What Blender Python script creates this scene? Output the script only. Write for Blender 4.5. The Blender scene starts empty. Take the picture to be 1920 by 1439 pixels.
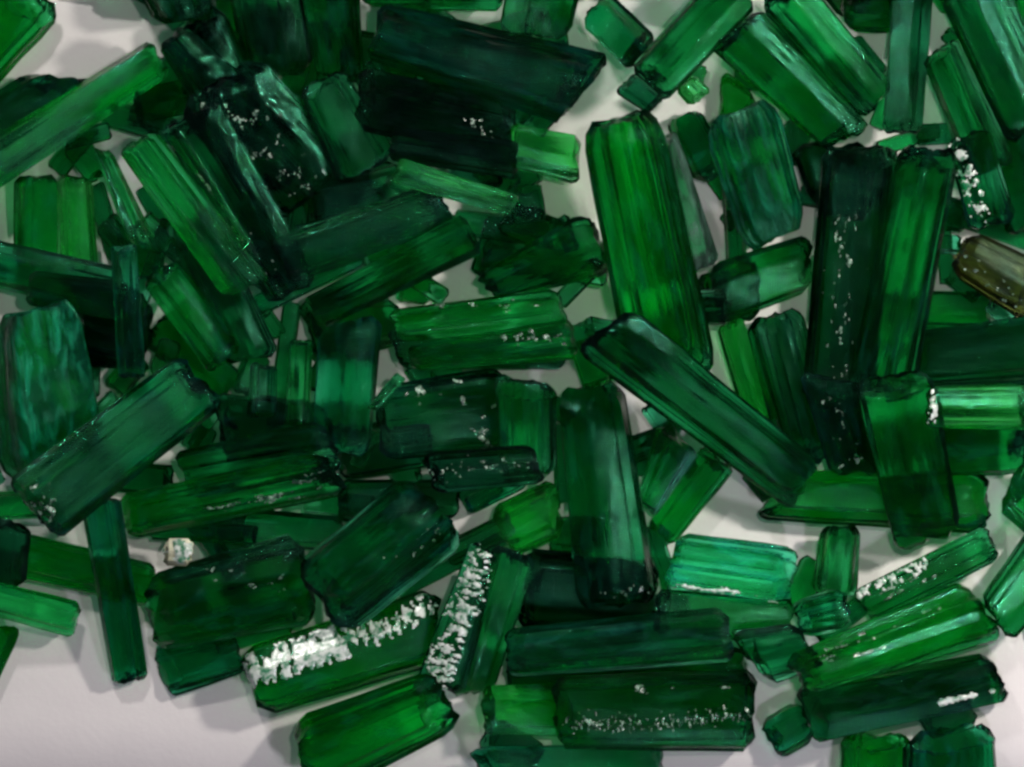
import bpy, bmesh, math, random
from mathutils import Vector, Matrix, noise
from mathutils.bvhtree import BVHTree

S = bpy.context.scene
COL = S.collection
PX = 0.0001                       # one source pixel on the tray floor is a tenth of a millimetre
CX, CY = 960.0, 719.5
D = 1.30                          # camera height above the tray floor

# ------------------------------------------------------------------ camera
cam_d = bpy.data.cameras.new("camera")
cam = bpy.data.objects.new("camera", cam_d)
COL.objects.link(cam)
cam.location = (0, 0, D)
cam_d.sensor_width = 36.0
cam_d.lens = 36.0 * D / (1920 * PX)
cam_d.clip_start = 0.05
cam_d.clip_end = 20.0
cam_d.dof.use_dof = True
cam_d.dof.focus_distance = D - 0.012
cam_d.dof.aperture_fstop = 90.0
S.camera = cam

# ------------------------------------------------------------------ world and lamps
w = bpy.data.worlds.new("World")
S.world = w
w.use_nodes = True
bg = w.node_tree.nodes["Background"]
bg.inputs["Color"].default_value = (0.80, 0.78, 1.0, 1)
bg.inputs["Strength"].default_value = 0.15

def area(name, loc, target, size, power, color):
    l = bpy.data.lights.new(name, "AREA")
    l.shape = "DISK"
    l.size = size
    l.energy = power
    l.color = color
    o = bpy.data.objects.new(name, l)
    COL.objects.link(o)
    o.location = loc
    d = Vector(target) - Vector(loc)
    o.rotation_euler = d.to_track_quat("-Z", "Y").to_euler()
    return o

area("key_lamp", (0.25, 0.09, 0.27), (0.06, 0.0, 0.0), 0.035, 1.22, (1.0, 0.95, 0.87))
area("far_lamp", (-0.14, 0.30, 0.34), (0.03, 0.0, 0.0), 0.04, 0.88, (1.0, 0.97, 0.92))
area("lilac_fill_lamp", (0.16, -0.28, 0.29), (0.06, 0.0, 0.0), 0.04, 0.42, (0.90, 0.86, 1.0))  # cool fill added to tint the lower tray lilac
area("gap_fill_lamp", (0.07, 0.05, 0.60), (0.04, 0.0, 0.0), 0.03, 0.55, (1.0, 0.96, 0.90))  # unseen lamp added overhead to brighten the gaps between crystals

S.view_settings.view_transform = "Standard"
S.view_settings.look = "None"
S.view_settings.gamma = 1.0
S.view_settings.exposure = 0.0
S.cycles.use_denoising = True
S.cycles.max_bounces = 20
S.cycles.transmission_bounces = 18
S.cycles.diffuse_bounces = 5
S.cycles.glossy_bounces = 8
S.cycles.volume_bounces = 0
S.cycles.sample_clamp_indirect = 6.0
S.cycles.filter_width = 2.8

# ------------------------------------------------------------------ pixel <-> world
def at(px, py, z=0.0):
    k = (D - z) / D * PX
    return Vector(((px - CX) * k, (CY - py) * k, z))

# ------------------------------------------------------------------ materials
def new_mat(name):
    m = bpy.data.materials.new(name)
    m.use_nodes = True
    nt = m.node_tree
    for n in list(nt.nodes):
        nt.nodes.remove(n)
    return m, nt, nt.nodes, nt.links

def crystal_mat(name, absorb, density, cloud, cloud_lo, cloud_hi, rough=0.015, veil=(0.02, 0.20, 0.07), tint=(0.36, 0.92, 0.68), gloss=(0.05, 0.34, 0.20), veil2=None):
    """Green beryl: clear glass that absorbs along its depth, with milky veils and lengthwise growth lines."""
    m, nt, N, L = new_mat(name)
    out = N.new("ShaderNodeOutputMaterial")
    tc = N.new("ShaderNodeTexCoord")
    info = N.new("ShaderNodeObjectInfo")
    # offset per crystal
    off = N.new("ShaderNodeVectorMath"); off.operation = "SCALE"
    off.inputs[0].default_value = (3.1, 1.7, 2.3)
    L.new(info.outputs["Random"], off.inputs["Scale"])
    add = N.new("ShaderNodeVectorMath"); add.operation = "ADD"
    L.new(tc.outputs["Object"], add.inputs[0]); L.new(off.outputs[0], add.inputs[1])
    # veils: long clouds
    mp = N.new("ShaderNodeMapping"); mp.inputs["Scale"].default_value = (0.45, 1.3, 1.3)
    L.new(add.outputs[0], mp.inputs["Vector"])
    n1 = N.new("ShaderNodeTexNoise"); n1.inputs["Scale"].default_value = 300; n1.inputs["Detail"].default_value = 5
    n1.inputs["Roughness"].default_value = 0.62; n1.inputs["Distortion"].default_value = 0.6
    L.new(mp.outputs[0], n1.inputs["Vector"])
    r1 = N.new("ShaderNodeMapRange"); r1.inputs["From Min"].default_value = 0.46; r1.inputs["From Max"].default_value = 0.66
    r1.inputs["To Min"].default_value = cloud_lo; r1.inputs["To Max"].default_value = cloud_hi
    L.new(n1.outputs["Fac"], r1.inputs["Value"])
    # growth lines
    mp2 = N.new("ShaderNodeMapping"); mp2.inputs["Scale"].default_value = (0.02, 1.0, 1.0)
    L.new(add.outputs[0], mp2.inputs["Vector"])
    n2 = N.new("ShaderNodeTexNoise"); n2.inputs["Scale"].default_value = 1500; n2.inputs["Detail"].default_value = 3
    L.new(mp2.outputs[0], n2.inputs["Vector"])
    n3 = N.new("ShaderNodeTexNoise"); n3.inputs["Scale"].default_value = 420; n3.inputs["Detail"].default_value = 6
    n3.inputs["Roughness"].default_value = 0.7
    L.new(add.outputs[0], n3.inputs["Vector"])
    b1 = N.new("ShaderNodeBump"); b1.inputs["Strength"].default_value = 0.34; b1.inputs["Distance"].default_value = 0.0006
    L.new(n2.outputs["Fac"], b1.inputs["Height"])
    b2 = N.new("ShaderNodeBump"); b2.inputs["Strength"].default_value = 0.15; b2.inputs["Distance"].default_value = 0.0009
    L.new(n3.outputs["Fac"], b2.inputs["Height"]); L.new(b1.outputs[0], b2.inputs["Normal"])
    rr = N.new("ShaderNodeMapRange"); rr.inputs["From Min"].default_value = 0.35; rr.inputs["From Max"].default_value = 0.7
    rr.inputs["To Min"].default_value = rough; rr.inputs["To Max"].default_value = rough + 0.035
    L.new(n3.outputs["Fac"], rr.inputs["Value"])
    gl = N.new("ShaderNodeBsdfPrincipled"); gl.inputs["IOR"].default_value = 1.57
    gl.inputs["Transmission Weight"].default_value = 1.0
    gl.inputs["Base Color"].default_value = (*tint, 1)
    gl.inputs["Specular Tint"].default_value = (*gloss, 1)
    L.new(rr.outputs[0], gl.inputs["Roughness"]); L.new(b2.outputs[0], gl.inputs["Normal"])
    pr = N.new("ShaderNodeBsdfPrincipled")
    # growth zones: long paler and deeper bands of the crystal itself
    mp4 = N.new("ShaderNodeMapping"); mp4.inputs["Scale"].default_value = (0.16, 1.0, 1.0)
    L.new(add.outputs[0], mp4.inputs["Vector"])
    n4 = N.new("ShaderNodeTexNoise"); n4.inputs["Scale"].default_value = 330; n4.inputs["Detail"].default_value = 4
    n4.inputs["Roughness"].default_value = 0.6; n4.inputs["Distortion"].default_value = 0.3
    L.new(mp4.outputs[0], n4.inputs["Vector"])
    zr = N.new("ShaderNodeMapRange"); zr.inputs["From Min"].default_value = 0.38; zr.inputs["From Max"].default_value = 0.66
    L.new(n4.outputs["Fac"], zr.inputs["Value"])
    hue = N.new("ShaderNodeMix"); hue.data_type = "RGBA"
    hue.inputs["A"].default_value = (*veil, 1)
    hue.inputs["B"].default_value = (veil[0] * 0.9, veil[1] * 0.9, veil[2] * 1.7, 1)
    if veil2:
        hue.inputs["B"].default_value = (*veil2, 1)
        n5 = N.new("ShaderNodeTexNoise"); n5.inputs["Scale"].default_value = 130; n5.inputs["Detail"].default_value = 3
        L.new(add.outputs[0], n5.inputs["Vector"])
        h5 = N.new("ShaderNodeMapRange"); h5.inputs["From Min"].default_value = 0.42; h5.inputs["From Max"].default_value = 0.58
        L.new(n5.outputs["Fac"], h5.inputs["Value"]); L.new(h5.outputs[0], hue.inputs["Factor"])
    else:
        L.new(info.outputs["Random"], hue.inputs["Factor"])
    zc = N.new("ShaderNodeMix"); zc.data_type = "RGBA"; zc.blend_type = "MULTIPLY"; zc.inputs["Factor"].default_value = 1.0
    zg = N.new("ShaderNodeValToRGB")
    zg.color_ramp.elements[0].color = (0.16, 0.16, 0.16, 1); zg.color_ramp.elements[1].color = (1, 1, 1, 1)
    L.new(zr.outputs[0], zg.inputs["Fac"])
    br = N.new("ShaderNodeVectorMath"); br.operation = "SCALE"; br.inputs["Scale"].default_value = 2.1
    L.new(hue.outputs["Result"], br.inputs[0])
    L.new(br.outputs[0], zc.inputs["A"]); L.new(zg.outputs["Color"], zc.inputs["B"])
    L.new(zc.outputs["Result"], pr.inputs["Base Color"])
    pr.inputs["Roughness"].default_value = 0.35
    pr.inputs["IOR"].default_value = 1.57
    pr.inputs["Specular Tint"].default_value = (0.20, 0.55, 0.36, 1)
    L.new(b2.outputs[0], pr.inputs["Normal"])
    mx = N.new("ShaderNodeMixShader")
    L.new(r1.outputs[0], mx.inputs["Fac"]); L.new(gl.outputs[0], mx.inputs[1]); L.new(pr.outputs[0], mx.inputs[2])
    L.new(mx.outputs[0], out.inputs["Surface"])
    va = N.new("ShaderNodeVolumeAbsorption")
    va.inputs["Color"].default_value = (*absorb, 1)
    va.inputs["Density"].default_value = density
    L.new(va.outputs[0], out.inputs["Volume"])
    return m

MAT = {
    "deep":   crystal_mat("deep_green_crystal",   (0.02, 0.78, 0.46), 900, 0, 0.00, 0.10, veil=(0.002, 0.125, 0.036)),
    "dark":   crystal_mat("dark_green_crystal",   (0.02, 0.70, 0.47), 1050, 0, 0.00, 0.10, veil=(0.002, 0.065, 0.028)),
    "bright": crystal_mat("bright_green_crystal", (0.03, 0.87, 0.47), 700, 0, 0.00, 0.10, veil=(0.002, 0.19, 0.052)),
    "vivid":  crystal_mat("vivid_green_crystal",  (0.03, 0.87, 0.27), 380, 0, 0.00, 0.14, veil=(0.004, 0.20, 0.032), tint=(0.36, 0.93, 0.56)),
    "emerald": crystal_mat("emerald_crystal",     (0.03, 0.93, 0.64), 430, 0, 0.00, 0.25, veil=(0.004, 0.34, 0.140), tint=(0.36, 0.97, 0.78)),
    "teal":   crystal_mat("teal_green_crystal",   (0.02, 0.79, 0.60), 1020, 0, 0.00, 0.10, veil=(0.002, 0.120, 0.062)),
    "cloudy": crystal_mat("cloudy_green_crystal", (0.02, 0.79, 0.43), 1000, 0, 0.12, 0.60, 0.08, veil=(0.002, 0.085, 0.026)),
    "grey":   crystal_mat("grey_faced_crystal",   (0.10, 0.78, 0.46), 520, 0, 0.30, 0.85, 0.16, veil=(0.045, 0.085, 0.055)),
    "blue":   crystal_mat("blue_green_crystal",   (0.02, 0.74, 0.53), 800, 0, 0.05, 0.35, veil=(0.003, 0.050, 0.036)),
    "black":  crystal_mat("black_green_crystal",  (0.02, 0.58, 0.42), 1150, 0, 0.00, 0.10, veil=(0.002, 0.014, 0.010)),
    "mottled": crystal_mat("mottled_green_crystal", (0.03, 0.82, 0.36), 620, 0, 0.10, 0.75, 0.05, veil=(0.003, 0.15, 0.040)),
    "pale":   crystal_mat("cream_pale_chip",      (0.85, 0.93, 0.80), 60, 0, 0.96, 1.0, 0.10, veil=(0.40, 0.38, 0.29), tint=(.95, .97, .9), gloss=(.6, .6, .5), veil2=(0.28, 0.28, 0.19)),
    "amber":  crystal_mat("olive_brown_crystal",  (0.40, 0.54, 0.10), 1100, 0, 0.15, 0.55, 0.05, veil=(0.028, 0.032, 0.004), tint=(.75, .8, .4), gloss=(.07, .08, .05), veil2=(0.008, 0.004, 0.003)),
}

def glint_mat(name, dark, pale, p0, p1):
    m, nt, N, L = new_mat(name)
    out = N.new("ShaderNodeOutputMaterial")
    pr = N.new("ShaderNodeBsdfPrincipled")
    tc = N.new("ShaderNodeTexCoord")
    n = N.new("ShaderNodeTexNoise"); n.inputs["Scale"].default_value = 700; n.inputs["Detail"].default_value = 3
    L.new(tc.outputs["Object"], n.inputs["Vector"])
    r = N.new("ShaderNodeValToRGB")
    r.color_ramp.elements[0].position = p0; r.color_ramp.elements[0].color = (*dark, 1)
    r.color_ramp.elements[1].position = p1; r.color_ramp.elements[1].color = (*pale, 1)
    L.new(n.outputs["Fac"], r.inputs["Fac"]); L.new(r.outputs["Color"], pr.inputs["Base Color"])
    pr.inputs["Roughness"].default_value = 0.25
    pr.inputs["IOR"].default_value = 1.57
    pr.inputs["Transmission Weight"].default_value = 0.3
    L.new(pr.outputs[0], out.inputs["Surface"])
    return m
GLINT = glint_mat("pale_glint", (0.05, 0.24, 0.12), (0.76, 0.82, 0.76), 0.38, 0.56)  # pale colour standing for lamp glints on rough faces
SPECK = glint_mat("glint_specks", (0.006, 0.05, 0.022), (0.34, 0.52, 0.40), 0.42, 0.70)  # small highlights put into colour as pale specks

def tray_mat():
    m, nt, N, L = new_mat("tray_plastic")
    out = N.new("ShaderNodeOutputMaterial")
    pr = N.new("ShaderNodeBsdfPrincipled")
    tc = N.new("ShaderNodeTexCoord")
    n = N.new("ShaderNodeTexNoise"); n.inputs["Scale"].default_value = 120; n.inputs["Detail"].default_value = 6
    L.new(tc.outputs["Object"], n.inputs["Vector"])
    mx = N.new("ShaderNodeMix"); mx.data_type = "RGBA"
    mx.inputs["A"].default_value = (0.55, 0.52, 0.52, 1); mx.inputs["B"].default_value = (0.62, 0.585, 0.58, 1)
    L.new(n.outputs["Fac"], mx.inputs["Factor"])
    L.new(mx.outputs["Result"], pr.inputs["Base Color"])
    pr.inputs["Roughness"].default_value = 0.55
    n2 = N.new("ShaderNodeTexNoise"); n2.inputs["Scale"].default_value = 900; n2.inputs["Detail"].default_value = 4
    L.new(tc.outputs["Object"], n2.inputs["Vector"])
    b = N.new("ShaderNodeBump"); b.inputs["Strength"].default_value = 0.12; b.inputs["Distance"].default_value = 0.0004
    L.new(n2.outputs["Fac"], b.inputs["Height"]); L.new(b.outputs[0], pr.inputs["Normal"])
    L.new(pr.outputs[0], out.inputs["Surface"])
    return m

# ------------------------------------------------------------------ the tray
TX0, TX1, TY0, TY1 = -900.0, 1885.0, -900.0, 1345.0   # flat floor of the tray in floor pixels
RIM = 190.0
def tray_z(px, py):
    dx = max(px - TX1, TX0 - px, 0.0)
    dy = max(py - TY1, TY0 - py, 0.0)
    d = min(math.hypot(dx, dy), RIM)
    R = RIM * 1.25
    return -(R - math.sqrt(R * R - d * d)) * PX

def make_tray():
    xs = [TX0 - RIM, TX0 - RIM * .5, TX0, 0, 480, 960, 1440, 1800]
    xs += [TX1 + RIM * k / 14 for k in range(0, 15)]
    ys = [TY0 - RIM, TY0 - RIM * .5, TY0, 0, 400, 800, 1200]
    ys += [TY1 + RIM * k / 14 for k in range(0, 15)]
    bm = bmesh.new()
    grid = [[bm.verts.new(((x - CX) * PX, (CY - y) * PX, tray_z(x, y))) for x in xs] for y in ys]
    for j in range(len(ys) - 1):
        for i in range(len(xs) - 1):
            bm.faces.new((grid[j][i], grid[j + 1][i], grid[j + 1][i + 1], grid[j][i + 1]))
    low = [[bm.verts.new(v.co - Vector((0, 0, 0.002))) for v in row] for row in grid]
    for j in range(len(ys) - 1):
        for i in range(len(xs) - 1):
            bm.faces.new((low[j][i], low[j][i + 1], low[j + 1][i + 1], low[j + 1][i]))
    rim = [(0, i) for i in range(len(xs))] + [(j, len(xs) - 1) for j in range(1, len(ys))]
    rim += [(len(ys) - 1, i) for i in range(len(xs) - 2, -1, -1)] + [(j, 0) for j in range(len(ys) - 2, 0, -1)]
    for (p, q) in zip(rim, rim[1:] + rim[:1]):
        bm.faces.new((grid[p[0]][p[1]], grid[q[0]][q[1]], low[q[0]][q[1]], low[p[0]][p[1]]))
    bmesh.ops.recalc_face_normals(bm, faces=bm.faces[:])
    me = bpy.data.meshes.new("tray")
    bm.to_mesh(me); bm.free()
    for p in me.polygons: p.use_smooth = True
    me.set_sharp_from_angle(angle=math.radians(40))
    me.materials.append(tray_mat())
    o = bpy.data.objects.new("tray", me)
    COL.objects.link(o)
    o["label"] = "off-white tray with edges curving down, carrying the heap of green crystals"
    o["kind"] = "structure"
make_tray()

# ------------------------------------------------------------------ crystals
GS = 10.0
GX0, GY0 = -200.0, -200.0
GW, GH = 236, 188
HM = [[0.0] * GW for _ in range(GH)]
for j in range(GH):
    for i in range(GW):
        HM[j][i] = tray_z(GX0 + i * GS, GY0 + j * GS) / PX

def hm_get(x, y):
    i = min(max(int((x - GX0) / GS), 0), GW - 1); j = min(max(int((y - GY0) / GS), 0), GH - 1)
    return HM[j][i]

SINK = 0.22
GROUP = "rough green crystals heaped in the tray"
MADE = {}

def settle(q, h):
    """Rest a bar of height h on what lies below: heights (px) of its underside at both ends."""
    a, b, c, d = q
    prof = []
    NT, NU = 21, 7
    for k in range(NT):
        t = 0.04 + 0.92 * k / (NT - 1)
        l = a.lerp(d, t); r = b.lerp(c, t)
        m = 0.0
        for i in range(NU):
            u = 0.10 + 0.80 * i / (NU - 1)
            p = l.lerp(r, u)
            edge = abs(u - 0.5) * 2
            v = hm_get(p.x, p.y) - 0.35 * h * edge * edge   # the underside curves up at its sides
            m = max(m, v)
        prof.append((t, m))
    best = None
    for i in range(NT):
        for j in range(i + 1, NT):
            t0, h0 = prof[i]; t1, h1 = prof[j]
            if not (t0 <= 0.5 <= t1): continue
            s = (h1 - h0) / (t1 - t0)
            if all(h0 + s * (t - t0) >= hh - 0.6 for t, hh in prof):
                zc = h0 + s * (0.5 - t0)
                if best is None or zc < best[0]:
                    best = (zc, h0 - s * t0, h0 + s * (1 - t0))
    if best is None:
        m = max(p[1] for p in prof); best = (m, m, m)
    L = ((a + b) / 2 - (c + d) / 2).length
    zc, z0, z1 = best
    lim = 0.30 * L
    if abs(z1 - z0) > lim:
        sg = 1 if z1 > z0 else -1
        z0, z1 = zc - sg * lim / 2, zc + sg * lim / 2
    return max(z0 - SINK * h, 0.5), max(z1 - SINK * h, 0.5)

def section(rng, sides, roll, ribs):
    """Closed outline in u, v (both within -1..1): flats with growth ridges and eased corners."""
    pts = []
    ang = [roll + 2 * math.pi * (k + rng.uniform(-0.16, 0.16)) / sides for k in range(sides)]
    corner = [Vector((math.cos(t) * rng.uniform(0.9, 1.06), math.sin(t) * rng.uniform(0.9, 1.06))) for t in ang]
    for k in range(sides):
        p, q = corner[k], corner[(k + 1) % sides]
        e = q - p
        nrm = Vector((e.y, -e.x)).normalized()
        for f in (0.03, 0.20, 0.36, 0.52, 0.66, 0.82, 0.97):
            r = rng.uniform(-1.2, 0.8) * ribs if 0.1 < f < 0.9 else 0.0
            pts.append(p + e * f + nrm * r)
    u0 = min(p.x for p in pts); u1 = max(p.x for p in pts)
    v0 = min(p.y for p in pts); v1 = max(p.y for p in pts)
    return [((p.x - u0) / (u1 - u0) * 2 - 1, (p.y - v0) / (v1 - v0) * 2 - 1) for p in pts]

def C(label, kind, quad, h=None, sides=0, cham=0, rough_end=0.06, lift=0.0, name="crystal", bow=0.0, key=None, ribs=0, seed=""):
    rng = random.Random(label + seed)
    q = [Vector((quad[2 * i], quad[2 * i + 1])) for i in range(4)]
    a, b, c, d = q
    w0 = (a - b).length; w1 = (c - d).length
    wm = (w0 + w1) / 2
    L = ((a + b) / 2 - (c + d) / 2).length
    hh = (0.86 if kind in ("bright", "vivid", "emerald") else 0.74) * h if h else rng.uniform(0.44, 0.58) * min(wm, L)
    z0, z1 = settle(q, hh)
    z0 += lift; z1 += lift
    sides = sides or rng.choice((5, 6, 6, 6, 7))
    cham = cham or rng.uniform(0.07, 0.17)
    sec = section(rng, sides, rng.uniform(0, 2 * math.pi), ribs if ribs else 0.07 if 'ribbed' in label or 'banded' in label else 0.034)
    cw = min(cham * wm * 1.6 / max(L, 1), 0.22)
    st = [(0.0, 0.72), (cw * 0.35, 0.90), (cw, 1.0), (0.28, 1.0), (0.5, 1.0), (0.72, 1.0), (1 - cw, 1.0), (1 - cw * 0.35, 0.90), (1.0, 0.72)]
    tl0 = rng.uniform(-0.36, 0.36) * wm / L; tl1 = rng.uniform(-0.36, 0.36) * wm / L
    o0, o1 = Vector((rng.uniform(0, 50), 0, 0)), Vector((0, rng.uniform(0, 50), 0))
    chip0 = lambda u, v: rough_end * (1 + 1.3 * noise.noise(Vector((u * 1.7, v * 1.7, 0)) + o0) + rng.uniform(-.25, .25))
    chip1 = lambda u, v: rough_end * (1 + 1.3 * noise.noise(Vector((u * 1.7, v * 1.7, 0)) + o1) + rng.uniform(-.25, .25))
    wob = [rng.uniform(-0.02, 0.02) for _ in st]
    bm = bmesh.new()
    rings = []
    for k, (t, sc) in enumerate(st):
        ring = []
        endf0 = max(0.0, 1 - t / 0.3); endf1 = max(0.0, 1 - (1 - t) / 0.3)
        for (u, v) in sec:
            tt = t + max(0, tl0 * v) * endf0 - max(0, tl1 * v) * endf1
            if k in (0, 1): tt += chip0(u, v) * wm / L
            if k in (len(st) - 2, len(st) - 1): tt -= chip1(u, v) * wm / L
            l = a.lerp(d, tt); r = b.lerp(c, tt)
            uu = u * sc * (1 + wob[k]) + bow * (1 - (2 * t - 1) ** 2)
            p = l.lerp(r, 0.5 + 0.5 * uu)
            zz = z0 + (z1 - z0) * tt + hh * (0.5 + 0.5 * v * (1 - (1 - sc) * 0.8))
            ring.append(bm.verts.new(at(p.x, p.y, zz * PX)))
        rings.append(ring)
    n = len(sec)
    for k in range(len(rings) - 1):
        for i in range(n):
            j = (i + 1) % n
            bm.faces.new((rings[k][i], rings[k][j], rings[k + 1][j], rings[k + 1][i]))
    for ring in (rings[0], rings[-1]):
        cen = sum((v.co for v in ring), Vector()) / n
        cv = bm.verts.new(cen + Vector((0, 0, rng.uniform(-.02, .06) * hh * PX)))
        for i in range(n):
            bm.faces.new((ring[i], ring[(i + 1) % n], cv))
    bmesh.ops.recalc_face_normals(bm, faces=bm.faces[:])
    # local frame: X along the crystal, origin at the middle of its underside
    P0 = at(*((a + b) / 2), z0 * PX); P1 = at(*((c + d) / 2), z1 * PX)
    X = (P1 - P0).normalized(); Y = Vector((0, 0, 1)).cross(X).normalized(); Z = X.cross(Y)
    M = Matrix((X, Y, Z)).transposed().to_4x4(); M.translation = (P0 + P1) / 2
    bm.transform(M.inverted())
    me = bpy.data.meshes.new(name)
    bm.to_mesh(me); bm.free()
    for p in me.polygons: p.use_smooth = True
    me.set_sharp_from_angle(angle=math.radians(13))
    me.materials.append(MAT[kind])
    o = bpy.data.objects.new(name, me)
    COL.objects.link(o)
    o.matrix_world = M
    o["label"] = label; o["category"] = "crystal"; o["group"] = GROUP
    # raise the height map
    for k in range(int(L / GS * 2) + 2):
        t = k / (int(L / GS * 2) + 1)
        l = a.lerp(d, t); r = b.lerp(c, t)
        nu = max(2, int((l - r).length / GS * 2))
        for i in range(nu + 1):
            u = i / nu
            p = l.lerp(r, u)
            e = abs(2 * u - 1)
            top = z0 + (z1 - z0) * t + hh * (1 - 0.4 * e * e)
            gi = int((p.x - GX0) / GS); gj = int((p.y - GY0) / GS)
            if 0 <= gi < GW and 0 <= gj < GH and HM[gj][gi] < top: HM[gj][gi] = top
    if key: MADE[key] = o
    return o

FACE_TREE = {}
def glint(key, pts, width, cover, cell=3.0, grain=14.0, rise=2.0, seed=1, along=1.0, name="glint_patch"):
    """A painted glint, light put into a pale sheet on the upper face of a crystal, along a line of picture points:
    ragged islands of a fine relief sheet that dips under the face at its borders."""
    o = MADE[key]
    rng = random.Random(key + str(seed))
    M = o.matrix_world
    if key not in FACE_TREE:
        FACE_TREE[key] = BVHTree.FromPolygons([M @ v.co for v in o.data.vertices], [list(p.vertices) for p in o.data.polygons])
    tree = FACE_TREE[key]
    P = [Vector(p) for p in pts]
    segs = list(zip(P, P[1:]))
    xs = [p.x for p in P]; ys = [p.y for p in P]
    x0, x1, y0, y1 = min(xs) - width, max(xs) + width, min(ys) - width, max(ys) + width
    nx, ny = int((x1 - x0) / cell) + 1, int((y1 - y0) / cell) + 1
    ax = M.to_3x3() @ Vector((1, 0, 0)); ax = Vector((ax.x, -ax.y)).normalized()
    off = Vector((rng.uniform(0, 99), rng.uniform(0, 99), rng.uniform(0, 99)))
    score = []
    for j in range(ny):
        for i in range(nx):
            p = Vector((x0 + i * cell, y0 + j * cell))
            dmin = 1e9
            for (q, r) in segs:
                e = r - q
                t = min(max((p - q).dot(e) / e.length_squared, 0), 1)
                dmin = min(dmin, (p - (q + e * t)).length)
            if dmin > width: continue
            u, v = p.dot(ax), p.x * ax.y - p.y * ax.x
            n = noise.noise(Vector((u / grain / along, v / grain, 0)) + off) * (0.62 if cover < 0.3 else 0.85) + noise.noise(Vector((u / grain / along * 2.7, v / grain * 2.7, 5)) + off) * (0.38 if cover < 0.3 else 0.12)
            score.append((n + (0.03 if cover > 0.2 else 0.10) * rng.uniform(-1, 1) - 0.45 * (dmin / width) ** 2, i, j))
    score.sort(reverse=True)
    keep = {(i, j) for (_n, i, j) in score[:int(len(score) * cover)]}
    bm = bmesh.new()
    vert = {}
    def vv(i, j):
        if (i, j) in vert: return vert[(i, j)]
        px, py = x0 + (i - .5) * cell + rng.uniform(-.3, .3) * cell, y0 + (j - .5) * cell + rng.uniform(-.3, .3) * cell
        g = at(px, py, M.translation.z + 0.004)
        hit, nrm, _i, _d = tree.ray_cast(Vector((g.x, g.y, 1.0)), Vector((0, 0, -1)))
        if hit is None:
            vert[(i, j)] = None
            return None
        full = all((i - a, j - b) in keep for a in (0, 1) for b in (0, 1))
        h = rng.uniform(0.6, 1.0) * rise if full else rng.uniform(-0.1, 0.35) * rise
        vert[(i, j)] = bm.verts.new(hit + nrm * h * PX)
        return vert[(i, j)]
    for (i, j) in sorted(keep):
        q = [vv(i, j), vv(i, j + 1), vv(i + 1, j + 1), vv(i + 1, j)]
        if None in q: continue
        bm.faces.new(q)
    if not bm.faces:
        bm.free(); return
    bm.transform(M.inverted())
    bmesh.ops.triangulate(bm, faces=bm.faces[:])
    me = bpy.data.meshes.new(name)
    bm.to_mesh(me); bm.free()
    for p in me.polygons: p.use_smooth = True
    me.materials.append(GLINT if cover > 0.2 else SPECK)
    f = bpy.data.objects.new("glint_patch" if cover > 0.2 else "glint_specks", me)
    COL.objects.link(f)
    f.parent = o
    if cover <= 0.2: f["kind"] = "stuff"

LIST = []
def Q(*a, **k): LIST.append((a, k))
# ---- lowest layer
Q("dark crystal mostly buried under the speckled crystals left of the top centre", "dark", (330,70, 410,10, 560,330, 440,370))
Q("dark crystal deep in the heap below the thin bright bar", "dark", (560,330, 770,290, 780,400, 590,450))
Q("dark green crystal under the pair of slanting crystals left of centre", "deep", (540,430, 560,520, 830,420, 790,360))
Q("dark green crystal wedged below the slanting pair, beside the narrow white slit", "deep", (560,560, 590,690, 760,640, 740,560))
Q("dark crystal under the ribbed double crystals at the centre of the heap", "dark", (730,620, 760,690, 1050,690, 1060,620))
Q("dark shadowed crystal lying under the two ribbed parallel crystals left of the olive-brown one", "dark", (1540,760, 1600,720, 1660,900, 1580,880))
Q("dark crystal at the lowest level behind the long blue-grey bar", "dark", (980,1030, 960,1170, 1230,1190, 1240,1060))
Q("dark green crystal peeping out under the brightest emerald block", "deep", (1230,1105, 1230,1190, 1475,1205, 1490,1125))
Q("small dark crystal buried left of the speckled dark lump at the centre", "dark", (620,800, 640,900, 820,870, 800,790))
Q("dark crystal far below the frosted pale-sided crystal's right edge", "deep", (1300,520, 1320,600, 1420,600, 1420,500))
Q("dark green crystal buried below the two upright bright slivers left of centre", "dark", (400,740, 420,860, 640,860, 620,760))
Q("dark crystal hidden under the mottled round crystal at the left edge", "dark", (120,520, 110,680, 280,690, 290,560))
Q("dark green crystal underneath the leftmost long ribbed fan", "dark", (310,420, 400,400, 520,660, 420,680))
Q("dark crystal at the right edge between the olive crystal and the bright green slab", "dark", (1690,630, 1700,730, 1960,720, 1960,590))
Q("dark crystal under the bright green slab at the right edge", "deep", (1735,780, 1735,895, 1930,885, 1930,770))
Q("blackish crystal in the corner under the top right diagonal crystals", "dark", (1850,260, 1930,220, 1990,420, 1890,440))
Q("dark crystal leaning beside the oval flat one, speckled at its top", "dark", (1480,265, 1660,275, 1620,420, 1530,395))
Q("dark slab crossing under the upright dark post near the top right", "deep", (1560,-60, 1580,55, 1700,60, 1700,-60))
Q("dark crystal along the top edge left of the white wedge", "deep", (690,-60, 690,12, 936,20, 944,-60))
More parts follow.
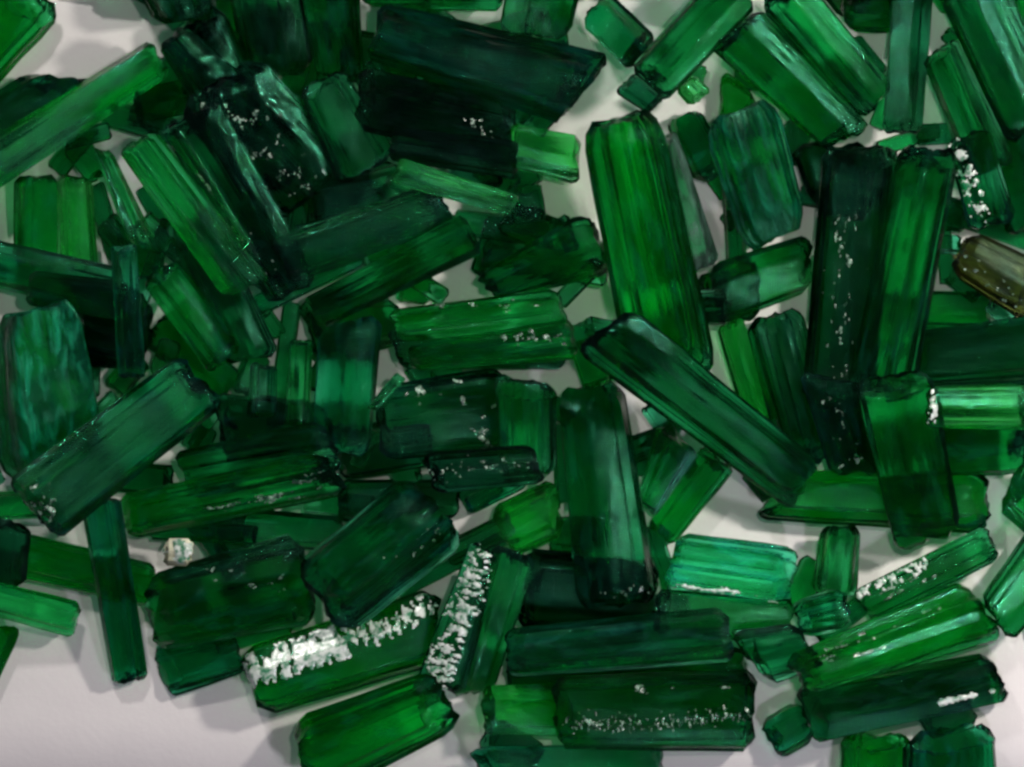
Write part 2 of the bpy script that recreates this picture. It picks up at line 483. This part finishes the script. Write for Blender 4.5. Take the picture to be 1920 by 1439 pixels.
# ---- top left
Q("teal crystal with a rounded foot at the top edge, right of the pale gap", "teal", (235,-70, 385,-80, 405,35, 300,55), cham=.2)
Q("bright streaked crystal cutting off the top left corner", "bright", (0,-90, 114,25, -40,190, -150,80), h=75)
Q("teal green crystal lying under the long diagonal one at the upper left edge", "teal", (50,128, 178,150, 0,300, -110,240))
Q("upright striated dark crystal at the top edge, left one of a close pair", "dark", (420,-60, 560,-60, 585,130, 470,160))
Q("upright striated dark crystal at the top edge, right one of a close pair", "deep", (560,-60, 668,-60, 680,150, 600,160), key="pairR")
Q("dark crystal crossing behind the speckled field toward the top left pale gap", "dark", (300,90, 345,50, 520,200, 430,290))
Q("broad dark crystal with a field of white specks, upper left of the centre", "dark", (330,200, 480,110, 660,300, 520,420), key="speckA", h=70)
Q("dark smooth crystal between the speckled one and the thin bright bar", "dark", (560,170, 640,130, 740,290, 640,350), h=60)
Q("blackish crystal under the big teal-topped crystal at the top centre", "black", (680,130, 670,240, 960,310, 965,190), h=70, key="blackA")
Q("second blackish crystal, lower, pointing at the short vivid green block", "black", (740,240, 735,300, 965,335, 965,265), h=55, key="blackB")
Q("big teal-topped crystal with a slanted dark right end, at the top centre", "teal", (722,8, 688,108, 1052,232, 1142,104), h=105, key="tealtop", seed="c", exact=True)
Q("long bright diagonal crystal entering from the left edge, ending at the pale gap", "bright", (272,78, 312,142, -60,390, -60,290), h=85)
# ---- left
Q("upright crystal with a pale bright streak beside the left edge's white gap", "bright", (28,330, 106,330, 106,508, 28,495), h=55)
Q("upright vivid green crystal just right of the pale streaked upright one", "vivid", (108,330, 172,338, 182,512, 118,508), h=50)
Q("long teal crystal reaching in from the left edge below the upright pair", "teal", (-60,440, -60,525, 215,590, 225,505), h=60)
Q("grey-tipped dark crystal below the teal one at the left edge, above the mottled one", "dark", (60,510, 50,570, 230,600, 240,530), h=40)
Q("wide dark ribbed crystal, innermost of the slanting fan", "dark", (305,245, 405,195, 590,520, 505,565), h=72, key="fan")
Q("slanting ribbed crystal with one long pale edge, second in the fan", "bright", (228,288, 292,250, 500,520, 418,552), h=62)
Q("thin bright-edged sliver, leftmost of the long slanting fan", "bright", (176,280, 210,285, 306,482, 240,450), h=40, exact=True)
Q("slender upright teal crystal with a pale right edge, left of the fan's foot", "teal", (208,465, 255,462, 272,705, 222,705), h=40, exact=True)
Q("mid green slanting crystal with a teal foot, under the fan's lower end", "bright", (272,535, 330,490, 450,650, 395,700), h=55)
Q("large mottled bright green crystal with rounded shoulders at the left edge", "mottled", (-10,600, 140,560, 195,850, 5,910), h=105, key="mottled", cham=.2)
# ---- upper middle right
Q("upright crystal at the top edge with parallel green bands, right of the white wedge", "deep", (960,-70, 1100,-70, 1062,78, 938,66), h=70)
Q("slanting teal crystal below the top pale gap, left arm of the V", "teal", (1088,42, 1138,-18, 1234,76, 1184,136), h=78, exact=True)
Q("slanting dark crystal, right arm of the V below the top pale gap", "deep", (1345,-50, 1420,10, 1245,192, 1180,132), h=62, exact=True)
Q("black stub at the foot of the V above the frosted pale-sided crystal", "black", (1152,172, 1190,135, 1246,186, 1216,214), h=50)
Q("tiny vivid green hexagonal bit among the white gaps right of the V", "vivid", (1266,168, 1300,140, 1334,172, 1296,202), h=42)
Q("vivid green tip showing above the flat oval dark crystal", "vivid", (1345,250, 1352,128, 1420,185, 1420,260), h=45)
Q("dark teal lump between the frosted pale-sided crystal and the flat oval one", "teal", (1248,230, 1312,205, 1372,320, 1308,348), h=52)
Q("long diagonal green crystal at the upper right, lower and darker one of two", "deep", (1335,90, 1425,20, 1630,240, 1545,275), h=72)
Q("long diagonal green crystal at the upper right, upper and brighter one of two", "deep", (1425,10, 1500,-50, 1672,160, 1615,225), h=72, key="diagU")
Q("flat oval dark green crystal with a smooth cloudy face, right of the slanted white slit", "cloudy", (1318,235, 1450,180, 1512,420, 1400,472), h=85, cham=.28)
Q("upright blue-black post near the top right, between three white gaps", "black", (1680,-70, 1752,-70, 1728,250, 1655,245), h=60, exact=True)
Q("slanting dark crystal right of the blue-black post", "deep", (1732,115, 1792,72, 1900,300, 1815,330), h=60)
Q("long slanting crystal at the right end of the top edge", "dark", (1745,-50, 1850,-90, 1990,190, 1890,270), h=75)
Q("crystal with a glittering strip, near the right edge above the olive one", "dark", (1775,265, 1850,240, 1905,410, 1820,435), h=60, key="glitR")  # the glittering strip is painted glint colour
Q("mottled olive and rust-brown crystal at the right edge, the only one not green", "amber", (1776,505, 1815,432, 1965,500, 1935,612), h=64, cham=.2, rough_end=.1, key="amber")
# ---- centre
Q("small bright green bit beside the elbow of the dark crystals, below the thin bar", "bright", (800,425, 832,392, 886,430, 850,466), h=40)
Q("small bright teal sliver tucked under the thin bright bar", "bright", (728,350, 742,330, 835,382, 818,406), h=30)
Q("black chip between the thin bar and the pale gap beside the short vivid block", "black", (950,352, 1012,342, 1024,410, 965,425), h=40)
Q("upper dark crystal of the slanting pair left of the centre", "dark", (515,450, 548,530, 850,420, 810,345), h=70)
Q("lower green crystal of the slanting pair, ending at the central white gap", "deep", (575,560, 610,612, 900,475, 865,405), h=72)
Q("thin vivid green bar slanting down to the right, upper middle", "vivid", (752,298, 735,342, 952,405, 972,368), h=42, exact=True)
Q("short vivid green block with two bright bands, left of the frosted pale-sided crystal", "vivid", (958,232, 948,310, 1084,346, 1092,258), h=62, exact=True)
Q("small bright green triangle right of the upright dark crystal", "vivid", (655,870, 680,880, 716,812, 690,800), h=28, exact=True)
Q("dark lens-shaped crystal with a bright lower edge, right of the central white gap", "deep", (895,520, 935,562, 1150,510, 1100,395), h=75, cham=.22)
Q("upper ribbed crystal of the double pair at the centre, frayed bright right end", "bright", (738,582, 750,640, 1062,612, 1040,544), h=60, key="ribA")
Q("lower ribbed crystal of the double pair at the centre, with sugary bright tip", "bright", (770,650, 780,694, 1078,672, 1064,600), h=58, key="ribB")
Q("upright dark crystal left of the narrow white slit, teal at its top", "teal", (600,620, 715,590, 690,850, 590,850), h=70)
Q("bright teal end block beside the narrow upright green sliver", "teal", (472,680, 518,690, 516,782, 464,784), h=42)
Q("narrow upright bright green sliver, left of the narrow white slit", "bright", (545,640, 585,640, 580,795, 538,792), h=40)
Q("dark crystal covered in fine glinting specks below the ribbed pair", "dark", (700,730, 720,860, 965,840, 945,690), h=80, key="glintspeck", seed="b")
Q("slender leaf-like bright sliver at the foot of the narrow white slit", "bright", (690,765, 706,770, 760,712, 742,700), h=22)
Q("dark upright crystal between the speckled one and the central teal one", "deep", (930,700, 1040,720, 1040,890, 940,880), h=70)
Q("black speckled lump at the centre bottom of the glint-specked crystal", "black", (790,850, 815,925, 1020,905, 1000,835), h=58, key="lump")
# ---- left lower
Q("dark green crystal behind the ribbed low one, left of the small bright triangle", "deep", (330,850, 360,920, 640,880, 600,790), h=60)
Q("banded crystal sloping under the upright teal one at the lower left", "bright", (52,1002, 12,1080, 282,1135, 290,1060), h=62)
Q("black chunk at the left edge below the teal diagonal crystal's chipped end", "black", (-60,950, 58,985, 45,1100, -60,1100), h=60)
Q("slender bright crystal poking in from the left edge above the lilac rim", "bright", (-60,1080, -60,1140, 136,1196, 152,1130), h=52, exact=True)
Q("green corner of a crystal at the left edge just above the lilac rim", "bright", (-70,1170, 42,1172, -20,1310, -110,1280), h=60)
Q("wide low ribbed crystal with long bright ridges, lower left", "bright", (222,930, 245,1010, 655,925, 600,850), h=78, key="ridge")
Q("teal wedge at the bottom left under the wide dark-bottomed crystal", "teal", (283,1215, 316,1309, 462,1258, 440,1190), h=50, exact=True)
Q("wide crystal with a black underside, between the upright teal one and the big teal one", "deep", (268,1085, 285,1218, 600,1165, 570,995), h=112, key="wide")
Q("clear white chip of mineral beside the wide crystal with the black underside", "pale", (304,1010, 302,1060, 362,1062, 366,1012), h=60, name="pale_chip", cham=.35, rough_end=.15, key="chip", exact=True)
Q("green crystal with a broad white glinting edge at the bottom, left of the glittering one", "bright", (446,1222, 492,1342, 815,1245, 825,1100), h=95, key="frosted")  # its white edge is a painted glint
Q("large smooth teal crystal sloping up to the right, lower left of the centre", "teal", (545,1070, 645,1195, 880,1010, 765,890), h=120, key="bigteal")
Q("upright crystal at lower left, dark teal above, bright green at its free end", "teal", (152,945, 226,938, 276,1268, 212,1282), h=58, exact=True)
Q("broad bluish teal diagonal crystal with a chipped grey lower end at the left", "teal", (332,672, 418,758, 112,1005, 18,905), h=98, key="blueteal")
# ---- right of centre
Q("horizontal bright crystal running under the dark upright slab at the lower right", "bright", (1490,884, 1412,972, 1850,1000, 1848,888), h=78)
Q("short dark upright stub below the horizontal bright crystal", "deep", (1542,985, 1612,985, 1606,1122, 1520,1112), h=58)
Q("bright narrow ribbed crystal, outer one of two beside the triangular pale gap", "bright", (1215,985, 1262,1022, 1378,880, 1318,835), h=52)
Q("ribbed green crystal, inner one of two right of the central teal upright", "deep", (1195,945, 1228,968, 1312,850, 1235,795), h=50)
Q("bright green slanting blade right of the thin white slit", "vivid", (1346,618, 1392,598, 1456,785, 1398,800), h=48)
Q("dark ribbed crystal between the bright blade and the sparkling upright one", "dark", (1400,605, 1500,580, 1570,850, 1470,880), h=65, key="ribD")
Q("green crystal bridging from the frosted pale-sided one to the sparkling upright one", "deep", (1330,500, 1350,605, 1525,540, 1522,440), h=70)
Q("black end piece between the frosted pale-sided crystal and the bridging one", "black", (1296,545, 1300,608, 1366,608, 1362,545), h=45)
Q("crystal with a grey frosted face along the right side of the longest pale one", "grey", (1228,268, 1268,248, 1348,488, 1262,528), h=75, key="greyface", exact=True)
Q("central upright teal crystal with a grey broken lower end", "teal", (1050,735, 1165,715, 1232,1130, 1085,1135), h=92, key="central", seed="e")
Q("longest thick crystal left of the slanted white slit, with a rounded shiny top", "bright", (1092,240, 1232,205, 1345,700, 1178,690), h=118, cham=.22, key="long", exact=True, seed="b")
Q("dark crystal slanting from the foot of the longest thick one to the pale gap", "dark", (1086,660, 1190,585, 1530,865, 1478,950), h=92)
Q("bright yellow-green broken nugget beside the head of the glittering crystal", "vivid", (915,955, 960,1045, 1062,1000, 1045,895), h=70)
Q("dark upright crystal hugging the right side of the glittering one", "deep", (845,1305, 925,1295, 1005,1050, 925,1020), h=70)
Q("slim crystal glittering with white glints along its whole length, bottom centre", "dark", (782,1275, 868,1300, 935,1050, 885,1012), h=62, key="glitter")  # its white bits are painted glints
Q("stout crystal at the bottom edge with black rounded ends, under the one with the glinting edge", "bright", (546,1352, 580,1510, 868,1360, 815,1255), h=108, cham=.18)
Q("sparkling upright dark crystal left of the long smooth upright one", "dark", (1545,290, 1680,280, 1640,760, 1508,740), h=88, key="sparkle")
Q("long smooth upright green crystal at the right, with one broad soft highlight", "deep", (1690,280, 1795,290, 1712,740, 1590,730), h=95, key="smooth", seed="b")
Q("dark crystal carrying on below the sparkling one down to the horizontal bright crystal", "dark", (1500,700, 1620,720, 1650,890, 1560,890), h=60, key="under")
Q("dark upright slab with a pointed lower corner at the white gap, lower right", "deep", (1605,715, 1745,695, 1800,995, 1684,1035), h=90)
Q("bright green slab with pale outlines at the right edge", "vivid", (1742,728, 1738,800, 1935,805, 1925,722), h=66, key="slab")
# ---- bottom right
Q("brightest emerald block, short and banded, above the long blue-grey bar", "emerald", (1272,1000, 1238,1108, 1478,1140, 1502,1030), h=74, key="emerald")
Q("rounded teal lump between the emerald block and the ribbed bright crystal", "teal", (1482,1130, 1500,1195, 1600,1180, 1585,1100), h=58, cham=.28)
Q("dark crystal at the lower right, left of the ribbed bright pair", "dark", (1360,1185, 1440,1285, 1540,1250, 1500,1170), h=62)
Q("dark green strip between the blue-grey bar and the long glassy crystal below", "deep", (958,1235, 960,1300, 1405,1285, 1385,1215), h=58)
Q("small square teal crystal jutting out to the left at the lower right", "teal", (1420,1358, 1462,1424, 1530,1385, 1500,1312), h=52)
Q("mid green upright crystal at the bottom right, the left one of two", "bright", (1580,1375, 1702,1368, 1702,1520, 1580,1520), h=75)
Q("bright teal upright crystal at the bottom right, the right one of two", "teal", (1698,1366, 1860,1350, 1868,1530, 1694,1530), h=85)
Q("long dark blue-green crystal at the lower right with a white glinting edge", "dark", (1495,1290, 1525,1392, 1892,1312, 1850,1225), h=88, key="bluelong")
Q("ribbed crystal with a white speckled flank at the lower right, upper of two", "deep", (1600,1110, 1640,1165, 1872,1050, 1848,985), h=66, key="ribU")
Q("ribbed bright green crystal at the lower right, lower and larger of two", "bright", (1470,1235, 1520,1300, 1885,1195, 1805,1090), h=92, key="ribL")
Q("dark crystal leaning in at the right edge above the tray's grey rim", "deep", (1930,990, 2000,1080, 1895,1205, 1836,1130), h=62)
Q("arrow-pointed green crystal at the right edge beside the pale gap", "bright", (1930,840, 1866,950, 1935,1010, 2010,940), h=60, exact=True)
Q("long bar with a blue-grey upper face at the bottom centre", "blue", (950,1180, 958,1268, 1375,1238, 1355,1140), h=82, key="bluebar")
Q("crystal at the bottom edge with a rounded black left end, under the glassy one", "teal", (882,1402, 915,1490, 1245,1490, 1238,1395), h=75, cham=.25)
Q("green striated block butting against the long glassy crystal at the bottom", "vivid", (904,1288, 904,1374, 1052,1380, 1048,1284), h=70)
Q("long glassy crystal at the bottom with white glints along its middle", "deep", (1040,1272, 1045,1402, 1412,1406, 1418,1258), h=100, key="glassy")  # its white marks are highlights painted as specks


# ---- floor of the tray that stays bare between the crystals
GAPS = [
 [(110,0),(230,0),(310,55),(300,80),(275,82),(170,145),(60,130),(25,150),(90,80),(113,30)],
 [(185,275),(240,245),(252,268),(228,300),(225,330)], [(0,390),(25,382),(25,460),(0,450)], [(0,535),(25,545),(0,590)],
 [(668,15),(697,15),(677,62)], [(850,25),(935,22),(945,0),(960,0),(938,45)],
 [(1090,0),(1098,10),(1098,50),(1180,125),(1155,170),(1160,185),(1175,200),(1110,210),(1090,250),(1050,230),(1130,120),(1130,95),(1060,68)],
 [(1130,0),(1320,0),(1228,75)], [(1315,120),(1340,95),(1358,115),(1350,150)], [(1225,205),(1250,183),(1272,200),(1245,230)],
 [(1300,218),(1335,198),(1322,238)], [(1620,75),(1668,65),(1660,115)], [(1740,10),(1780,50),(1738,88)],
 [(1735,145),(1780,225),(1750,230),(1725,205)], [(1550,190),(1638,250),(1610,260)], [(680,300),(712,285),(705,310)],
 [(1010,345),(1060,340),(1090,345),(1110,395),(1075,390),(1030,395)], [(1287,342),(1325,358),(1365,465),(1340,482)],
 [(1505,390),(1540,405),(1530,425),(1508,432)], [(830,515),(875,490),(892,540),(855,550)],
 [(1075,565),(1135,530),(1148,585),(1115,570),(1090,605)], [(1442,580),(1512,543),(1505,588)], [(1322,618),(1336,615),(1358,728),(1350,730)],
 [(990,690),(1070,680),(1060,715),(1035,745)], [(703,720),(725,640),(735,690)], [(1175,762),(1220,795),(1205,810)],
 [(182,752),(195,705),(202,730)], [(110,1010),(145,995),(150,1025)], [(232,1022),(275,1020),(270,1060),(240,1065)],
 [(890,960),(920,950),(905,985)], [(1292,985),(1370,892),(1430,945),(1415,975),(1540,985),(1490,1060),(1480,1020),(1290,1000)],
 [(1600,985),(1650,985),(1680,1035),(1720,1020),(1610,1090)], [(1845,895),(1895,895),(1866,960),(1915,1005),(1870,1070),(1862,1000)],
 [(1808,1085),(1855,1065),(1830,1150)], [(1380,1235),(1420,1255),(1480,1305),(1420,1360),(1410,1250)],
 [(-40,1290),(42,1185),(130,1200),(150,1150),(178,1130),(215,1280),(275,1280),(315,1310),(450,1260),(490,1340),(550,1350),(560,1600),(-40,1600)],
 [(265,1165),(282,1215),(275,1225)], [(740,1439),(860,1360),(860,1320),(905,1290),(905,1370),(885,1400),(895,1600),(740,1600)],
 [(1240,1600),(1240,1410),(1400,1405),(1430,1370),(1470,1425),(1575,1390),(1580,1600)], [(1665,1360),(1700,1355),(1695,1390)],
 [(1850,1220),(1895,1200),(1990,1190),(1990,1600),(1865,1600),(1860,1350),(1830,1330),(1890,1310),(1890,1280)],
 [(930,1290),(958,1270),(960,1285)], [(565,610),(580,640),(575,650)], [(310,865),(345,845),(340,855)], [(305,1015),(360,1015),(355,1055),(310,1055)]]

def inside(poly, x, y):
    r = False
    for (x0, y0), (x1, y1) in zip(poly, poly[1:] + poly[:1]):
        if (y0 > y) != (y1 > y) and x < (x1 - x0) * (y - y0) / (y1 - y0) + x0: r = not r
    return r

FS = 12
FW, FH = 170, 128
FX, FY = -60, -60
gapc = [[False] * FW for _ in range(FH)]
cov = [[0] * FW for _ in range(FH)]
for g in GAPS:
    gx = [p[0] for p in g]; gy = [p[1] for p in g]
    for j in range(FH):
        for i in range(FW):
            x, y = FX + i * FS, FY + j * FS
            if min(gx) - 6 <= x <= max(gx) + 6 and min(gy) - 6 <= y <= max(gy) + 6:
                if any(inside(g, x + ox, y + oy) for ox in (-3, 3) for oy in (-3, 3)): gapc[j][i] = True

def cells(quad):
    xs, ys = quad[0::2], quad[1::2]
    poly = list(zip(xs, ys))
    for j in range(max(0, int((min(ys) - FY) / FS)), min(FH, int((max(ys) - FY) / FS) + 2)):
        for i in range(max(0, int((min(xs) - FX) / FS)), min(FW, int((max(xs) - FX) / FS) + 2)):
            if inside(poly, FX + i * FS, FY + j * FS): yield j, i

def fit(quad, rng):
    """Enlarge a measured outline a little, but keep it off the bare patches of the tray."""
    def grown(q, g):
        cx = sum(q[0::2]) / 4; cy = sum(q[1::2]) / 4
        return [cx + (v - cx) * g if i % 2 == 0 else cy + (v - cy) * g for i, v in enumerate(q)]
    base = grown(quad, 1.07)
    def cost(q):
        hit = sum(1 for j, i in cells(q) if bare[j][i])
        return hit * 2.5 + sum(abs(x - y) for x, y in zip(q, base)) * 1.2
    best, bc = base, cost(base)
    if bc == 0: return base
    for step in (28, 16, 9):
        for _ in range(90):
            q = list(best); c = rng.randrange(4); e = (c + rng.choice((1, 3))) % 4
            dx, dy = rng.gauss(0, step), rng.gauss(0, step)
            q[2 * c] += dx; q[2 * c + 1] += dy
            if rng.random() < 0.65: q[2 * e] += dx; q[2 * e + 1] += dy
            k = cost(q)
            if k < bc: best, bc = q, k
    return best

bare = [row[:] for row in gapc]
fitr = random.Random(5)
def outline(a, k):
    q = a[2]
    if k.pop("exact", False) or sum(q[1::2]) / 4 > 860:
        cx = sum(q[0::2]) / 4; cy = sum(q[1::2]) / 4
        return [cx + (v - cx) * 1.05 if i % 2 == 0 else cy + (v - cy) * 1.05 for i, v in enumerate(q)]
    return fit(q, fitr)
LIST = [((a[0], a[1], outline(a, k)), k) for (a, k) in LIST]
for (a, k) in LIST:
    for j, i in cells(a[2]): cov[j][i] += 1

# the clear bright crystals lie straight on the tray, with nothing under them
for (a, k) in LIST:
    if a[1] in ("bright", "vivid"):
        for j, i in cells(a[2]): gapc[j][i] = True

LAND = [("olive-brown crystal", 1870, 515), ("brightest emerald block", 1370, 1065), ("white-glittering slim crystal", 860, 1160),
 ("glinting-edge crystal", 640, 1225), ("bluish teal diagonal crystal", 215, 840), ("mottled round crystal", 90, 720), ("thin vivid green bar", 855, 350),  # the edge is the white painted glint
 ("short vivid green block", 1020, 290), ("longest thick crystal", 1215, 450), ("flat oval crystal", 1420, 330), ("blue-black upright post", 1700, 110),
 ("sparkling upright crystal", 1590, 520), ("long smooth upright crystal", 1695, 510), ("central upright teal crystal", 1140, 920), ("blue-grey bar", 1160, 1205),
 ("yellow-green nugget", 985, 970), ("large smooth teal crystal", 710, 1040), ("black-bottomed wide crystal", 430, 1105), ("V of two crystals", 1215, 130),
 ("big teal-topped crystal", 910, 120), ("white-specked broad crystal", 490, 260), ("slanting ribbed fan", 370, 400), ("pale-streaked upright crystal", 70, 420),
 ("ribbed double pair", 900, 620), ("glint-specked dark crystal", 830, 775), ("vivid right-edge slab", 1835, 765), ("white-glinting glassy crystal", 1230, 1335),  # the white marks are painted glints
 ("ribbed bright lower-right crystal", 1680, 1195), ("upright dark slab", 1700, 865), ("bright slanting blade", 1400, 700), ("dark lens crystal", 1030, 480)]
USED = set()
def bury_label(x, y, word):
    for (nm, lx, ly) in sorted(LAND, key=lambda l: math.hypot(l[1] - x, l[2] - y)):
        dx, dy = lx - x, ly - y
        v = "below" if dy < -35 else "above" if dy > 35 else ""
        hz = "right of" if dx < -35 else "left of" if dx > 35 else ""
        rel = {"": "under the middle of"}.get(v + hz, (v + (" and " if v and hz else "") + hz))
        t = "half-buried %s crystal %s the %s" % (word, rel, nm)
        if t not in USED:
            USED.add(t); return t

frng = random.Random(11)
FILL = []
def want(j, i):
    x, y = FX + i * FS, FY + j * FS
    if gapc[j][i] or not (-40 < x < 1960 and -40 < y < 1400): return 0
    return 2 if 250 < x < 1060 and y < 500 else 1
for trial in range(700):
    if len(FILL) >= 174: break
    need = [(j, i) for j in range(FH) for i in range(FW) if cov[j][i] == 0 and want(j, i)]
    if len(need) < 8:
        need = [(j, i) for j in range(FH) for i in range(FW) if cov[j][i] < want(j, i)]
    if not need: break
    j, i = frng.choice(need)
    bestq, bs = None, 0
    for _ in range(90):
        an = frng.uniform(0, math.pi); L = frng.uniform(60, 250); W = min(frng.uniform(30, 90), L * .6)
        x = FX + i * FS + frng.gauss(0, 45); y = FY + j * FS + frng.gauss(0, 45)
        ex, ey = math.cos(an), math.sin(an)
        pts = []
        for (s, t) in ((-.5, -.5), (-.5, .5), (.5, .5), (.5, -.5)):
            pts += [x + ex * L * s - ey * W * t * frng.uniform(.88, 1.1), y + ey * L * s + ex * W * t * frng.uniform(.88, 1.1)]
        cs = list(cells(pts))
        if not cs or (y > 930 and L < 110): continue
        if any(bare[a][b] for a, b in cs) or sum(gapc[a][b] for a, b in cs) > 0.3 * len(cs): continue
        sc = sum(3 if cov[a][b] == 0 else 1 if cov[a][b] < want(a, b) else -0.7 for a, b in cs)
        if sc > bs: bs, bestq = sc, pts
    if bestq is None: continue
    for a, b in cells(bestq): cov[a][b] += 1
    FILL.append(bestq)
for p in FILL:
    kd = frng.choice(("dark", "dark", "deep", "deep", "teal", "bright"))
    wd = {"dark": "blackish", "deep": "dark green", "teal": "dark teal", "bright": "mid green"}[kd]
    C(bury_label(sum(p[0::2]) / 4, sum(p[1::2]) / 4, wd), kd, p)
for (a, k) in LIST:
    C(*a, **k)

# ---- painted glints: pale patches and specks laid on the faces of their crystals
glint("frosted", [(462,1262), (560,1228), (645,1200)], 34, 0.72, 3, 24, 1.0, along=.5)
glint("frosted", [(690,1190), (740,1166), (795,1138)], 26, 0.45, 4, 18, 1.6, 2, along=.5)
glint("glitter", [(815,1285), (850,1190), (905,1050)], 32, 0.42, 3, 12, 2, along=.5)
glint("glassy", [(1065,1355), (1180,1357), (1250,1355), (1390,1342)], 26, 0.111, 2.3, 13, 1.6, along=.35)
glint("glassy", [(1120,1290), (1400,1290)], 14, 0.033, 2.3, 12, 2, 2, along=3)
glint("ribU", [(1612,1108), (1665,1085), (1730,1055)], 18, 0.40, 3, 11, 2, along=.6)
glint("ribU", [(1650,1120), (1760,1070)], 14, 0.078, 2.3, 10, 2, 2, along=4)
glint("ribL", [(1560,1230), (1700,1180), (1800,1130)], 34, 0.033, 2.3, 11, 2, along=4)
glint("speckA", [(390,180), (470,250), (520,290), (580,340)], 75, 0.019, 2.3, 12, 2)
glint("glitR", [(1790,275), (1815,330), (1840,400)], 22, 0.24, 3, 11, 2)
glint("sparkle", [(1590,420), (1580,560), (1565,740)], 50, 0.023, 2.3, 11, 2, along=2.5)
glint("under", [(1560,760), (1600,860)], 40, 0.023, 2.3, 11, 2)
glint("glintspeck", [(780,740), (860,730), (920,740), (910,820)], 50, 0.033, 2.3, 11, 2, along=1.5)
glint("lump", [(810,890), (900,870), (990,870)], 34, 0.023, 2.3, 11, 2)
glint("bluelong", [(1765,1318), (1860,1298)], 8, 0.5, 3, 12, 2, along=3)
glint("blueteal", [(40,920), (90,930), (90,985)], 36, 0.078, 2.3, 12, 2)
glint("chip", [(312,1030), (358,1030)], 26, 0.55, 4, 22, 3)
glint("ribB", [(940,630), (1050,635)], 26, 0.078, 2.3, 14, 2)
glint("ribA", [(780,570), (1030,580)], 26, 0.019, 2.3, 11, 2, along=4)
glint("ridge", [(400,960), (540,930), (630,890)], 42, 0.046, 2.3, 11, 2, along=6)
glint("blackA", [(880,220), (930,260)], 24, 0.039, 2.3, 11, 2)
glint("fan", [(330,300), (500,500)], 55, 0.013, 2.3, 10, 2, along=5)
glint("slab", [(1748,735), (1745,795)], 9, 0.4, 3, 9, 1.5)
glint("emerald", [(1255,1100), (1380,1110), (1470,1128)], 10, 0.22, 3, 14, 1.5, along=3)
glint("wide", [(400,1080), (520,1090)], 45, 0.013, 2.3, 10, 1.5, along=2)
glint("bigteal", [(740,1060), (820,1000)], 40, 0.010, 2.3, 11, 1.5)
glint("central", [(1120,1110), (1200,1105)], 22, 0.033, 2.3, 11, 1.5, 2)
glint("amber", [(1800,480), (1900,560)], 34, 0.019, 2.3, 10, 2)
